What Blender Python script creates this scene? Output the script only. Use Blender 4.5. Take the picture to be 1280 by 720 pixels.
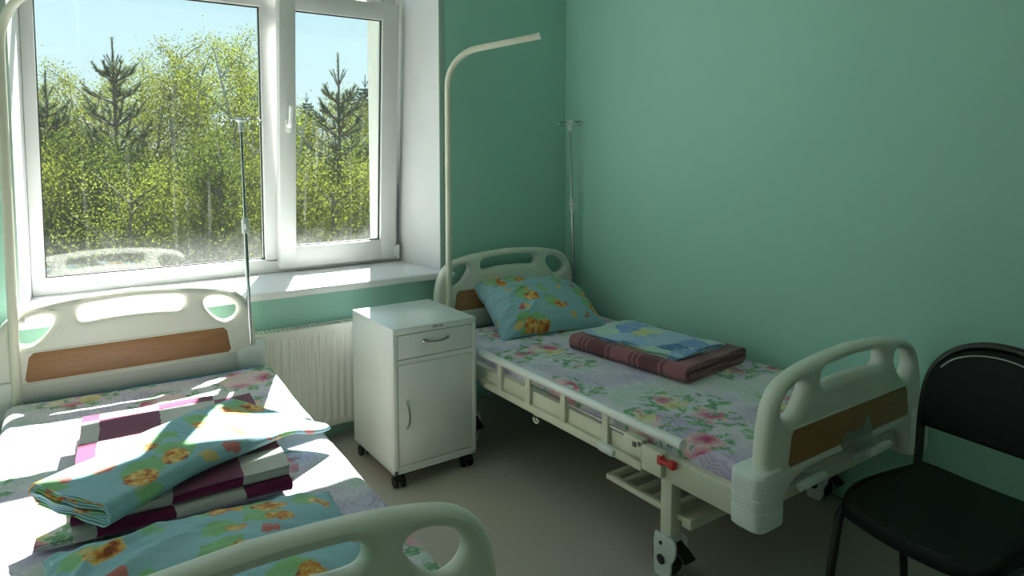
import bpy, bmesh, math, random
from mathutils import Vector, Matrix, noise as mnoise
sin, cos, PI, R = math.sin, math.cos, math.pi, math.radians
for o in list(bpy.data.objects): bpy.data.objects.remove(o)
S = bpy.context.scene
COL = S.collection

# ------------------------------------------------------------------ camera
cam_d = bpy.data.cameras.new('camera'); cam = bpy.data.objects.new('camera', cam_d); COL.objects.link(cam)
cam_d.sensor_width = 36; cam_d.lens = 851 / 1280 * 36
cam_d.shift_y = -115 / 1280
PITCH = math.atan(58 / 851); YAW = R(34.7)
cam.location = (0, 0, 1.45); cam.rotation_euler = (PI / 2 - PITCH, R(0.0), -YAW)
cam_d.clip_start = .05; cam_d.clip_end = 400
S.camera = cam
# ------------------------------------------------------------------ sky, sun, exposure
SUN_DIR = Vector((-.397, -.918, 0)).normalized() * cos(R(47.5)) + Vector((0, 0, -sin(R(47.5))))
w = bpy.data.worlds.new('sky'); S.world = w; w.use_nodes = True
wn = w.node_tree; wn.nodes.clear()
def build_world():
    N = wn.nodes; L = wn.links
    out = N.new('ShaderNodeOutputWorld'); bg = N.new('ShaderNodeBackground')
    tc = N.new('ShaderNodeTexCoord'); sep = N.new('ShaderNodeSeparateXYZ'); rp = N.new('ShaderNodeValToRGB')
    L.new(tc.outputs['Generated'], sep.inputs[0]); L.new(sep.outputs['Z'], rp.inputs[0])
    e = rp.color_ramp.elements
    e[0].position = 0.0; e[0].color = (.74, .93, .98, 1)
    e[1].position = 1.0; e[1].color = (.22, .50, .86, 1)
    m = e.new(.16); m.color = (.66, .91, 1.0, 1)
    m = e.new(.30); m.color = (.50, .80, .97, 1)
    L.new(rp.outputs[0], bg.inputs['Color']); bg.inputs['Strength'].default_value = .395
    L.new(bg.outputs[0], out.inputs['Surface'])
build_world()
sd = bpy.data.lights.new('sun', 'SUN'); sun = bpy.data.objects.new('sun', sd); COL.objects.link(sun)
sd.energy = 13.0; sd.angle = R(.53); sd.color = (1, .975, .94)
sun.rotation_euler = SUN_DIR.to_track_quat('-Z', 'Y').to_euler(); sun.location = (8, 20, 20)
S.view_settings.view_transform = 'Standard'; S.view_settings.look = 'None'
S.view_settings.gamma = 1; S.view_settings.use_curve_mapping = False
S.view_settings.exposure = 1.55
cy = S.cycles
cy.use_denoising = True; cy.max_bounces = 12; cy.diffuse_bounces = 8; cy.transparent_max_bounces = 24
cy.caustics_reflective = False; cy.caustics_refractive = False
cy.sample_clamp_indirect = 6

# ------------------------------------------------------------------ material helper
class M:
    def __init__(s, name):
        s.m = bpy.data.materials.new(name); s.m.use_nodes = True
        s.t = s.m.node_tree; s.N = s.t.nodes; s.N.clear(); s.L = s.t.links
        s.out = s.N.new('ShaderNodeOutputMaterial')
    def put(s, sock, v):
        if v is None: return
        if hasattr(v, 'is_linked') or isinstance(v, bpy.types.NodeSocket): s.L.new(v, sock)
        elif isinstance(v, (tuple, list)):
            sock.default_value = tuple(v) + ((1,) if len(v) == 3 and len(sock.default_value) == 4 else ())
        else: sock.default_value = v
    def coord(s, kind='Object'): return s.N.new('ShaderNodeTexCoord').outputs[kind]
    def mapping(s, v, scale=(1, 1, 1), loc=(0, 0, 0), rot=(0, 0, 0)):
        n = s.N.new('ShaderNodeMapping'); s.L.new(v, n.inputs[0])
        n.inputs['Scale'].default_value = scale; n.inputs['Location'].default_value = loc; n.inputs['Rotation'].default_value = rot
        return n.outputs[0]
    def noise(s, v, scale, detail=3, rough=.5, dist=0, out=0):
        n = s.N.new('ShaderNodeTexNoise'); s.L.new(v, n.inputs['Vector'])
        n.inputs['Scale'].default_value = scale; n.inputs['Detail'].default_value = detail
        n.inputs['Roughness'].default_value = rough; n.inputs['Distortion'].default_value = dist
        return n.outputs[out]
    def voronoi(s, v, scale, feature='F1', metric='EUCLIDEAN', rnd=1):
        n = s.N.new('ShaderNodeTexVoronoi'); n.feature = feature; n.distance = metric
        s.L.new(v, n.inputs['Vector']); n.inputs['Scale'].default_value = scale; n.inputs['Randomness'].default_value = rnd
        return n
    def math(s, op, a, b=None, c=None):
        n = s.N.new('ShaderNodeMath'); n.operation = op
        for i, x in enumerate((a, b, c)): s.put(n.inputs[i], x)
        return n.outputs[0]
    def vmath(s, op, a, b=None, scale=None):
        n = s.N.new('ShaderNodeVectorMath'); n.operation = op
        s.put(n.inputs[0], a); s.put(n.inputs[1], b)
        if scale is not None: s.put(n.inputs['Scale'], scale)
        return n.outputs[0]
    def mix(s, f, a, b, mode='MIX'):
        n = s.N.new('ShaderNodeMix'); n.data_type = 'RGBA'; n.blend_type = mode
        s.put(n.inputs[0], f); s.put(n.inputs[6], a); s.put(n.inputs[7], b)
        return n.outputs[2]
    def ramp(s, f, stops, interp='LINEAR'):
        n = s.N.new('ShaderNodeValToRGB'); s.L.new(f, n.inputs[0]); cr = n.color_ramp; cr.interpolation = interp
        while len(cr.elements) < len(stops): cr.elements.new(.5)
        for e, (p, c) in zip(cr.elements, stops):
            e.position = p; e.color = tuple(c) + (1,) if len(c) == 3 else c
        return n.outputs[0]
    def step(s, v, lo, hi):      # smooth 0..1
        n = s.N.new('ShaderNodeMapRange'); n.interpolation_type = 'SMOOTHSTEP'
        s.put(n.inputs[0], v); n.inputs[1].default_value = lo; n.inputs[2].default_value = hi
        return n.outputs[0]
    def sep(s, v):
        n = s.N.new('ShaderNodeSeparateXYZ'); s.L.new(v, n.inputs[0]); return n.outputs
    def comb(s, x, y, z=0.0):
        n = s.N.new('ShaderNodeCombineXYZ')
        for i, q in enumerate((x, y, z)): s.put(n.inputs[i], q)
        return n.outputs[0]
    def bump(s, h, strength=.3, dist=.01):
        n = s.N.new('ShaderNodeBump'); s.L.new(h, n.inputs['Height'])
        n.inputs['Strength'].default_value = strength; n.inputs['Distance'].default_value = dist
        return n.outputs[0]
    def bsdf(s, color, rough=.5, metal=0., normal=None, spec=.5, sheen=0., coat=0., trans=0.):
        n = s.N.new('ShaderNodeBsdfPrincipled')
        s.put(n.inputs['Base Color'], color); s.put(n.inputs['Roughness'], rough); s.put(n.inputs['Metallic'], metal)
        n.inputs['Specular IOR Level'].default_value = spec
        if normal is not None: s.L.new(normal, n.inputs['Normal'])
        if sheen: n.inputs['Sheen Weight'].default_value = sheen
        if coat: n.inputs['Coat Weight'].default_value = coat
        return n.outputs[0]
    def done(s, sh): s.L.new(sh, s.out.inputs['Surface']); return s.m

def plain(name, color, rough=.5, metal=0., var=.04, scale=6, bumpy=0., bscale=80, spec=.5, coat=0.):
    m = M(name); v = m.coord()
    n = m.noise(v, scale, 4)
    c = m.mix(n, tuple(max(0, x * (1 - var)) for x in color), tuple(min(1, x * (1 + var)) for x in color))
    nb = m.bump(m.noise(v, bscale, 3), bumpy, .004) if bumpy else None
    return m.done(m.bsdf(c, rough, metal, nb, spec, coat=coat))

MAT = {}
def wallpaint():
    m = M('green_wall_paint'); v = m.coord()
    c = m.mix(m.noise(v, 1.3, 4), (.325, .575, .495), (.345, .60, .52))
    return m.done(m.bsdf(c, .62, 0, m.bump(m.noise(v, 140, 3), .08, .003), .35))
MAT['wall'] = wallpaint()
MAT['ceiling'] = plain('ceiling_white', (.82, .83, .80), .8)
def linoleum():
    m = M('grey_linoleum'); v = m.coord()
    n = m.noise(v, 90, 4, .7); n2 = m.noise(v, 2.2, 3)
    c = m.mix(n, (.40, .365, .325), (.50, .46, .415)); c = m.mix(m.math('MULTIPLY', n2, .4), c, (.39, .36, .33))
    return m.done(m.bsdf(c, .42, 0, m.bump(n, .03, .002), .4))
MAT['floor'] = linoleum()
MAT['white_paint'] = plain('white_plastic_reveal', (.60, .60, .61), .45)
MAT['pvc'] = plain('white_pvc_window_frame', (.62, .62, .61), .35)
MAT['sill'] = plain('white_windowsill_plastic', (.83, .83, .84), .3)
MAT['gasket'] = plain('black_rubber_gasket', (.02, .02, .022), .6)
MAT['cream'] = plain('cream_powder_coat', (.68, .66, .54), .42)
def abs_board():
    m = M('cream_abs_plastic'); v = m.coord()
    c = m.mix(m.noise(v, 5, 3), (.70, .70, .62), (.74, .74, .66))
    return m.done(m.bsdf(c, .38, 0, None, .5))
MAT['abs'] = abs_board()
MAT['abs_white'] = plain('white_abs_plastic', (.74, .77, .74), .42)
MAT['tube_white'] = plain('white_coated_tube', (.80, .81, .80), .3)
MAT['chrome'] = plain('polished_chrome', (.45, .46, .47), .16, 1., .03)
MAT['grey_plastic'] = plain('light_grey_plastic', (.62, .66, .64), .4)
MAT['caster_grey'] = plain('pale_grey_caster_shell', (.60, .64, .64), .45)
MAT['black_plastic'] = plain('black_plastic', (.012, .012, .013), .45)
MAT['red'] = plain('red_plastic_catch', (.60, .03, .025), .4)
MAT['cabinet'] = plain('white_cabinet_enamel', (.74, .77, .76), .3, 0, .02, coat=.25)
MAT['radiator'] = plain('white_radiator_enamel', (.78, .78, .74), .35)
MAT['blue_mattress'] = plain('blue_mattress_cover', (.03, .20, .50), .5, 0, .1, 10, .2)
MAT['vinyl'] = plain('black_leatherette', (.006, .008, .008), .6, 0, .1, 30, .25, 260, .2)
MAT['black_tube'] = plain('black_painted_tube', (.010, .010, .011), .4)
MAT['dark_metal'] = plain('dull_dark_metal', (.12, .12, .10), .5, .4)
MAT['ink'] = plain('dark_grey_print', (.06, .07, .07), .6)
MAT['foam'] = plain('pale_rough_outer_plaster', (.72, .70, .66), .9, 0, .1, 20, .6, 60)
MAT['metal_sill'] = plain('white_metal_drip_sill', (.75, .76, .77), .4)
MAT['bead'] = plain('grey_green_corner_bead', (.36, .47, .42), .6)
MAT['clear'] = None
def clear_plastic():
    m = M('milky_clear_plastic')
    tr = m.N.new('ShaderNodeBsdfTransparent'); tr.inputs[0].default_value = (.9, .92, .9, 1)
    b = m.bsdf((.45, .47, .44), .25)
    mx = m.N.new('ShaderNodeMixShader'); mx.inputs[0].default_value = .42
    m.L.new(tr.outputs[0], mx.inputs[1]); m.L.new(b, mx.inputs[2])
    return m.done(mx.outputs[0])
MAT['clear'] = clear_plastic()
def wood():
    m = M('beech_laminate'); v = m.coord()
    g = m.noise(m.mapping(v, (2.2, 30, 60)), 3, 5, .6, .6)
    c = m.ramp(g, [(.3, (.27, .125, .05)), (.55, (.35, .17, .07)), (.75, (.41, .21, .095))])
    return m.done(m.bsdf(c, .42, 0, m.bump(g, .05, .002)))
MAT['wood'] = wood()
def glass(name, seed, hi=.30):
    m = M(name); v = m.coord()
    lw = m.N.new('ShaderNodeLayerWeight'); lw.inputs[0].default_value = .5
    fres = m.math('MULTIPLY_ADD', m.math('POWER', lw.outputs['Facing'], 5.0), .94, .055)
    tr = m.N.new('ShaderNodeBsdfTransparent'); tr.inputs[0].default_value = (.95, .98, .965, 1)
    gl = m.N.new('ShaderNodeBsdfGlossy'); gl.inputs['Roughness'].default_value = .012
    mx = m.N.new('ShaderNodeMixShader')
    m.L.new(fres, mx.inputs[0]); m.L.new(tr.outputs[0], mx.inputs[1]); m.L.new(gl.outputs[0], mx.inputs[2])
    # dust on the pane, thicker towards its foot, with runs of dried rain
    z = m.sep(v)[2]
    low = m.step(m.math('ADD', z, m.math('MULTIPLY', m.noise(m.mapping(v, (1, 1, 1), (seed, 0, 0)), 9, 5), .16)), hi, .04)
    runs = m.step(m.noise(m.mapping(v, (26, 1, 1.2), (seed, 0, 0)), 1.0, 3), .60, .75)
    speck = m.step(m.noise(m.mapping(v, (1, 1, 1), (seed, 3, 0)), 60, 4), .45, .8)
    d = m.math('ADD', m.math('MULTIPLY', low, m.math('ADD', .028, m.math('MULTIPLY', speck, .035))), m.math('MULTIPLY', runs, .012))
    d = m.math('ADD', d, .003)
    df = m.N.new('ShaderNodeBsdfTranslucent'); df.inputs[0].default_value = (.8, .82, .8, 1)
    mx2 = m.N.new('ShaderNodeMixShader'); m.L.new(d, mx2.inputs[0]); m.L.new(mx.outputs[0], mx2.inputs[1]); m.L.new(df.outputs[0], mx2.inputs[2])
    return m.done(mx2.outputs[0])
MAT['glass'] = glass('dusty_window_glass', 0., .20)
MAT['glass_dirty'] = glass('dustier_window_glass', 4.)

def floral(name, seed):
    m = M(name); uv = m.mapping(m.coord('UV'), (1, 1, 1), (seed, seed * .7, 0))
    wob = m.vmath('SCALE', m.vmath('SUBTRACT', m.noise(uv, 9, 2, out=1), (.5, .5, .5)), None, .05)
    p = m.vmath('ADD', uv, wob)
    n = m.noise(uv, 3.2, 3, .6)
    base = m.ramp(n, [(.34, (.46, .37, .58)), (.45, (.62, .55, .71)), (.52, (.72, .69, .74)), (.60, (.54, .64, .59)), (.68, (.74, .71, .76))])
    # engraved wave lines and speckle of the print
    wv = m.N.new('ShaderNodeTexWave'); m.L.new(p, wv.inputs[0]); wv.inputs['Scale'].default_value = 15
    wv.inputs['Distortion'].default_value = 26; wv.inputs['Detail'].default_value = 3; wv.inputs['Detail Scale'].default_value = .5
    lines = m.step(wv.outputs[1], .35, .8)
    base = m.mix(m.math('MULTIPLY', lines, .34), base, (.82, .80, .83))
    sp = m.noise(uv, 150, 2, .8)
    base = m.mix(m.math('MULTIPLY', m.step(sp, .52, .62), .35), base, (.36, .30, .46))
    # flower clusters
    vo = m.voronoi(p, 4.0, rnd=.8); d = vo.outputs['Distance']; cr = m.sep(vo.outputs['Color'])
    fine = m.noise(p, 26, 3, .6)
    dd = m.math('ADD', d, m.math('MULTIPLY', m.math('SUBTRACT', fine, .5), .34))
    v2 = m.voronoi(p, 11, rnd=1); petal = m.noise(p, 55, 3, .7)
    rose = m.ramp(m.math('ADD', m.math('MULTIPLY', v2.outputs['Distance'], .9), m.math('MULTIPLY', petal, .55)),
                  [(.28, (.38, .01, .07)), (.45, (.60, .08, .20)), (.64, (.72, .30, .40)), (.9, (.84, .62, .64))])
    yel = m.ramp(m.math('ADD', m.math('MULTIPLY', v2.outputs['Distance'], .9), m.math('MULTIPLY', petal, .55)),
                 [(.3, (.45, .25, .08)), (.5, (.72, .60, .28)), (.8, (.80, .74, .52))])
    rose = m.mix(m.step(m.sep(v2.outputs['Color'])[1], .70, .72), rose, yel)
    leaf = m.ramp(m.noise(p, 48, 3, .7), [(.35, (.05, .16, .06)), (.5, (.14, .36, .17)), (.65, (.38, .58, .38))])
    has = m.step(cr[0], .16, .18)
    lm = m.math('MULTIPLY', m.math('MULTIPLY', m.step(dd, .58, .52), m.step(m.noise(p, 24, 2), .48, .53)), has)
    fm = m.math('MULTIPLY', m.math('MULTIPLY', m.step(dd, .42, .36), m.step(m.noise(m.mapping(p, (1, 1, 1), (5, 2, 0)), 17, 2), .38, .43)), has)
    c = m.mix(m.math('MULTIPLY', lm, .9), base, leaf); c = m.mix(m.math('MULTIPLY', fm, .92), c, rose)
    weave = m.noise(uv, 420, 2)
    h = m.math('ADD', m.math('MULTIPLY', m.noise(uv, 11, 3), 1.0), m.math('MULTIPLY', weave, .06))
    return m.done(m.bsdf(c, .85, 0, m.bump(h, .55, .02), .2, sheen=.1))
MAT['floral'] = floral('rose_print_bed_linen', 0.3)
MAT['floral2'] = floral('rose_print_bed_linen_second', 3.1)

def kids(name, seed, wrinkle=.25):
    m = M(name); uv = m.mapping(m.coord('UV'), (1, 1, 1), (seed, seed * 1.3, 0))
    wob = m.vmath('SCALE', m.vmath('SUBTRACT', m.noise(uv, 14, 2, out=1), (.5, .5, .5)), None, .03)
    p = m.vmath('ADD', uv, wob)
    base = m.mix(m.noise(uv, 4, 2), (.25, .46, .54), (.36, .56, .63))
    vo = m.voronoi(p, 8.2, rnd=.75); d = vo.outputs['Distance']; cr = m.sep(vo.outputs['Color'])
    fine = m.noise(p, 40, 3, .6)
    dn = m.math('ADD', d, m.math('MULTIPLY', m.math('SUBTRACT', fine, .5), .16))
    gp = m.voronoi(m.vmath('ADD', p, (.03, -.026, 0)), 8.2, rnd=.75)
    gm = m.math('MULTIPLY', m.step(m.math('ADD', gp.outputs['Distance'], m.math('MULTIPLY', m.math('SUBTRACT', fine, .5), .3)), .46, .38),
                m.step(m.sep(gp.outputs['Color'])[0], .25, .28))
    c = m.mix(m.math('MULTIPLY', gm, .85), base, m.mix(fine, (.16, .42, .12), (.36, .58, .24)))
    toy = m.ramp(m.noise(p, 33, 3, .7), [(.36, (.30, .07, .03)), (.44, (.62, .20, .05)), (.54, (.74, .42, .10)), (.64, (.82, .62, .32)), (.7, (.55, .18, .12))])
    tm = m.math('MULTIPLY', m.step(dn, .36, .31), m.step(cr[0], .30, .33))
    c = m.mix(tm, c, toy)
    v3 = m.voronoi(p, 12, rnd=1); d3 = m.math('ADD', v3.outputs['Distance'], m.math('MULTIPLY', m.math('SUBTRACT', m.noise(p, 60, 2), .5), .35))
    s3 = m.sep(v3.outputs['Color'])
    bm_ = m.math('MULTIPLY', m.step(d3, .31, .24), m.step(s3[1], .30, .34))
    bm_ = m.math('MULTIPLY', bm_, m.math('SUBTRACT', 1.0, tm))
    c = m.mix(m.math('MULTIPLY', bm_, .9), c, m.mix(m.step(s3[2], .6, .7), (.60, .16, .14), (.72, .50, .18)))
    folds = m.noise(m.mapping(uv, (3, 12, 1), (0, 0, 0), (0, 0, .5)), 1.4, 4, .55, .8)
    return m.done(m.bsdf(c, .8, 0, m.bump(folds, wrinkle, .03), .2, sheen=.1))
MAT['kids_pillow'] = kids('teal_nursery_print_cotton', 1.72, .8)
MAT['kids_roll'] = kids('teal_nursery_print_linen', 2.2, .3)
MAT['kids_foot'] = kids('teal_nursery_print_pillowcase', 5.15, .35)

def check():
    m = M('burgundy_white_checked_wool'); uv = m.coord('UV')
    fz = m.vmath('SCALE', m.vmath('SUBTRACT', m.noise(uv, 60, 3, out=1), (.5, .5, .5)), None, .012)
    ck = m.N.new('ShaderNodeTexChecker'); m.L.new(m.mapping(m.vmath('ADD', uv, fz), (1, 1, 1), (.047, .035, .05)), ck.inputs[0]); ck.inputs['Scale'].default_value = 1 / .168
    f = m.noise(uv, 260, 3, .7)
    wht = m.mix(f, (.56, .51, .50), (.76, .71, .70)); bur = m.mix(f, (.14, .008, .05), (.27, .03, .12))
    c = m.mix(ck.outputs['Fac'], wht, bur)
    return m.done(m.bsdf(c, .95, 0, m.bump(f, .5, .004), .1, sheen=.4))
MAT['check'] = check()
def plaid():
    m = M('burgundy_pink_plaid_wool'); uv = m.coord('UV')
    fz = m.vmath('SCALE', m.vmath('SUBTRACT', m.noise(uv, 90, 3, out=1), (.5, .5, .5)), None, .006)
    q = m.sep(m.vmath('ADD', uv, fz))
    P = (.33, .13, .15); D = (.045, .003, .012)
    def band(t, per, off):
        fr = m.math('FRACT', m.math('ADD', m.math('DIVIDE', t, per), off))
        return m.ramp(fr, [(0, (1, 1, 1)), (.38, (0, 0, 0)), (.43, (1, 1, 1)), (.48, (0, 0, 0)), (.82, (1, 1, 1)), (.86, (0, 0, 0)), (.91, (1, 1, 1)), (.96, (0, 0, 0))], 'CONSTANT')
    b1 = band(q[1], .30, .12); b2 = band(q[0], .26, .3)
    k = m.math('ADD', m.math('MULTIPLY', b1, .56), m.math('MULTIPLY', b2, .44))
    f = m.noise(uv, 240, 3, .7)
    c = m.mix(k, D, P); c = m.mix(m.math('MULTIPLY', f, .5), c, m.mix(k, (.04, .004, .01), (.22, .09, .1)))
    return m.done(m.bsdf(c, .95, 0, m.bump(f, .5, .004), .1, sheen=.3))
MAT['plaid'] = plaid()
def patch():
    m = M('blue_patchwork_cotton'); uv = m.mapping(m.coord('UV'), (1, 1, 1), (.13, .31, 0), (0, 0, .3))
    uv = m.vmath('ADD', uv, m.vmath('SCALE', m.vmath('SUBTRACT', m.noise(uv, 6, 3, out=1), (.5, .5, .5)), None, .05))
    vo = m.voronoi(uv, 8.5, metric='CHEBYCHEV', rnd=.55); r = m.sep(vo.outputs['Color'])
    c = m.ramp(r[0], [(0, (.22, .36, .66)), (.2, (.42, .56, .74)), (.36, (.52, .66, .60)), (.5, (.10, .22, .42)), (.6, (.36, .52, .76)), (.76, (.60, .70, .62)), (.88, (.66, .66, .30)), (.95, (.60, .36, .10))], 'CONSTANT')
    c = m.mix(m.math('MULTIPLY', m.step(m.noise(uv, 45, 3, .7), .5, .62), .45), c, (.50, .62, .72))
    v2 = m.voronoi(uv, 8.5, feature='F2', metric='CHEBYCHEV', rnd=.55)
    edge = m.step(m.math('SUBTRACT', v2.outputs['Distance'], vo.outputs['Distance']), .06, .02)
    c = m.mix(m.math('MULTIPLY', edge, .5), c, (.62, .68, .62))
    return m.done(m.bsdf(c, .8, 0, m.bump(m.noise(uv, 14, 4), .3, .02), .2))
MAT['patch'] = patch()
MAT['pale_linen'] = plain('pale_grey_cotton', (.62, .64, .62), .85, 0, .12, 14, .3, 40)
def leafmat(name, c1, c2, tr=.45):
    m = M(name); v = m.coord()
    oi = m.N.new('ShaderNodeObjectInfo')
    n = m.noise(v, 1.6, 3, .6)
    c = m.mix(n, c1, c2); hs = m.N.new('ShaderNodeHueSaturation'); m.L.new(c, hs.inputs['Color'])
    m.put(hs.inputs['Hue'], m.math('ADD', .488, m.math('MULTIPLY', oi.outputs['Random'], .024)))
    m.put(hs.inputs['Value'], m.math('ADD', .8, m.math('MULTIPLY', oi.outputs['Random'], .4)))
    c = hs.outputs[0]
    a = m.N.new('ShaderNodeBsdfDiffuse'); m.L.new(c, a.inputs[0])
    b = m.N.new('ShaderNodeBsdfTranslucent'); m.L.new(m.mix(1., c, (1., 1.0, .55), 'MULTIPLY'), b.inputs[0])
    mx = m.N.new('ShaderNodeMixShader'); mx.inputs[0].default_value = tr
    m.L.new(a.outputs[0], mx.inputs[1]); m.L.new(b.outputs[0], mx.inputs[2])
    return m.done(mx.outputs[0])
MAT['birch_leaf'] = leafmat('birch_leaf', (.035, .058, .015), (.22, .235, .055), .52)
MAT['green_leaf'] = leafmat('alder_leaf', (.03, .052, .016), (.11, .14, .038), .45)
MAT['needle'] = leafmat('pine_needle', (.06, .085, .06), (.125, .15, .105), .38)
MAT['dark_needle'] = leafmat('spruce_needle', (.02, .045, .03), (.04, .075, .045), .15)
MAT['bark'] = plain('grey_brown_bark', (.11, .085, .065), .9, 0, .3, 12, .6, 30)
MAT['birch_bark'] = plain('pale_birch_bark', (.33, .31, .27), .8, 0, .3, 20, .4, 30)
MAT['soil'] = plain('grassy_ground', (.08, .11, .035), .95, 0, .4, 1.5, .5, 10)

# ------------------------------------------------------------------ mesh helpers
class MB:
    """collects verts, faces and uvs of one part"""
    def __init__(s): s.v = []; s.f = []; s.uv = None
    def add(s, verts, faces):
        b = len(s.v); s.v += [tuple(p) for p in verts]; s.f += [tuple(i + b for i in f) for f in faces]; return s
    def box(s, lo, hi, bev=0.0, seg=2, rot=None, at=None):
        bm = bmesh.new(); bmesh.ops.create_cube(bm, size=1)
        d = [hi[i] - lo[i] for i in range(3)]; c = [(hi[i] + lo[i]) / 2 for i in range(3)]
        for p in bm.verts: p.co = Vector((p.co.x * d[0], p.co.y * d[1], p.co.z * d[2]))
        if bev: bmesh.ops.bevel(bm, geom=bm.edges[:], offset=min(bev, min(d) * .49), segments=seg, affect='EDGES', profile=.5)
        T = Matrix.Translation(c)
        if rot is not None: T = T @ rot
        for p in bm.verts: p.co = T @ p.co
        bm.verts.index_update()
        s.add([p.co[:] for p in bm.verts], [[q.index for q in f.verts] for f in bm.faces]); bm.free(); return s
    def tube(s, pts, r, seg=12, cap=True, closed=False):
        pts = [Vector(p) for p in pts]; n = len(pts); rr = r if isinstance(r, (list, tuple)) else [r] * n
        tg = []
        for i in range(n):
            a = pts[(i - 1) % n] if closed or i > 0 else pts[i]; b = pts[(i + 1) % n] if closed or i < n - 1 else pts[i]
            tg.append((b - a).normalized())
        up = Vector((0, 0, 1)) if abs(tg[0].z) < .9 else Vector((1, 0, 0))
        nx = tg[0].cross(up).normalized(); vs = []
        for i in range(n):
            nx = (nx - tg[i] * nx.dot(tg[i])).normalized(); ny = tg[i].cross(nx)
            for k in range(seg):
                a = 2 * PI * k / seg; vs.append(pts[i] + (nx * cos(a) + ny * sin(a)) * rr[i])
        fs = []
        for i in range(n if closed else n - 1):
            j = (i + 1) % n
            for k in range(seg):
                l = (k + 1) % seg; fs.append((i * seg + k, j * seg + k, j * seg + l, i * seg + l))
        if cap and not closed: fs.append(tuple(range(seg))[::1]); fs.append(tuple((n - 1) * seg + k for k in range(seg))[::-1])
        return s.add(vs, fs)
    def cyl(s, a, b, r, seg=16): return s.tube([a, b], r, seg)
    def lathe(s, prof, c=(0, 0, 0), axis='Z', seg=20):
        vs = []
        for (r, h) in prof:
            for k in range(seg):
                a = 2 * PI * k / seg; q = (r * cos(a), r * sin(a), h)
                if axis == 'X': q = (h, r * cos(a), r * sin(a))
                if axis == 'Y': q = (r * sin(a), h, r * cos(a))
                vs.append((q[0] + c[0], q[1] + c[1], q[2] + c[2]))
        fs = []
        for i in range(len(prof) - 1):
            for k in range(seg):
                l = (k + 1) % seg; fs.append((i * seg + k, i * seg + l, (i + 1) * seg + l, (i + 1) * seg + k))
        fs.append(tuple(range(seg))[::-1]); fs.append(tuple((len(prof) - 1) * seg + k for k in range(seg)))
        return s.add(vs, fs)
    def grid(s, fn, nu, nv, closed_u=False, uvfn=None):
        b = len(s.v)
        for j in range(nv + 1):
            for i in range(nu + (0 if closed_u else 1)):
                s.v.append(tuple(fn(i / nu, j / nv)))
        w_ = nu if closed_u else nu + 1
        for j in range(nv):
            for i in range(nu):
                i2 = (i + 1) % w_
                s.f.append((b + j * w_ + i, b + j * w_ + i2, b + (j + 1) * w_ + i2, b + (j + 1) * w_ + i))
        return s
    def build(s, name, mat, parent=None, smooth=35, uv=None):
        me = bpy.data.meshes.new(name); me.from_pydata(s.v, [], s.f)
        bm = bmesh.new(); bm.from_mesh(me); bmesh.ops.recalc_face_normals(bm, faces=bm.faces[:]); bm.to_mesh(me); bm.free()
        if uv is not None:
            l = me.uv_layers.new(name='UVMap')
            for lp in me.loops: l.data[lp.index].uv = uv[lp.vertex_index]
        if smooth:
            for p in me.polygons: p.use_smooth = True
            if smooth < 180: me.set_sharp_from_angle(angle=R(smooth))
        me.materials.append(mat)
        o = bpy.data.objects.new(name, me); COL.objects.link(o)
        if parent: o.parent = parent
        return o

def tag(o, label=None, cat=None, group=None, kind=None):
    if label: o['label'] = label
    if cat: o['category'] = cat
    if group: o['group'] = group
    if kind: o['kind'] = kind
    return o
def thing(name, label, cat, loc=(0, 0, 0), rz=0., group=None, kind=None):
    o = bpy.data.objects.new(name, None); COL.objects.link(o); o.location = loc; o.rotation_euler = (0, 0, rz); o.empty_display_size = .05
    return tag(o, label, cat, group, kind)
def children(o): return [c for c in bpy.data.objects if c.parent is o]
def copy_tree(o, parent=None):
    c = o.copy(); COL.objects.link(c)
    if parent: c.parent = parent
    for ch in children(o): copy_tree(ch, c)
    return c
def fillet(pts, rad, n=8):
    pts = [Vector(p) for p in pts]; out = [pts[0]]
    for i in range(1, len(pts) - 1):
        a, b, c = pts[i - 1], pts[i], pts[i + 1]
        u = (a - b).normalized(); v = (c - b).normalized(); ang = u.angle(v)
        if ang > PI - .01: out.append(b); continue
        r = rad[i - 1] if isinstance(rad, (list, tuple)) else rad
        t = min(r / math.tan(ang / 2), (a - b).length * .49, (c - b).length * .49); r = t * math.tan(ang / 2)
        cen = b + (u + v).normalized() * (r / sin(ang / 2)); p0 = b + u * t; p1 = b + v * t
        d0 = p0 - cen; d1 = p1 - cen; tot = d0.angle(d1)
        for k in range(n + 1):
            f = k / n; out.append(cen + (d0 * sin((1 - f) * tot) + d1 * sin(f * tot)) / sin(tot))
    out.append(pts[-1]); return out
def plate(splines, thick, bev, bevres=3, res=6):
    """flat board with holes from closed outlines in XZ; returns MB lying in XZ, centred on y = 0"""
    cu = bpy.data.curves.new('outline', 'CURVE'); cu.dimensions = '2D'; cu.fill_mode = 'BOTH'
    for pts in splines:
        sp = cu.splines.new('POLY'); sp.points.add(len(pts) - 1); sp.use_cyclic_u = True
        for q, (x, z) in zip(sp.points, pts): q.co = (x, z, 0, 1)
    cu.extrude = thick / 2 - bev; cu.bevel_depth = bev; cu.bevel_resolution = bevres; cu.offset = -bev
    o = bpy.data.objects.new('outline', cu); COL.objects.link(o)
    dg = bpy.context.evaluated_depsgraph_get(); me = bpy.data.meshes.new_from_object(o.evaluated_get(dg))
    bm = bmesh.new(); bm.from_mesh(me); bmesh.ops.remove_doubles(bm, verts=bm.verts[:], dist=1e-5)
    bm.verts.index_update(); mb = MB()
    mb.add([(p.co.x, -p.co.z, p.co.y) for p in bm.verts], [[q.index for q in f.verts] for f in bm.faces])
    bm.free(); bpy.data.objects.remove(o); bpy.data.curves.remove(cu); bpy.data.meshes.remove(me)
    return mb
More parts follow.
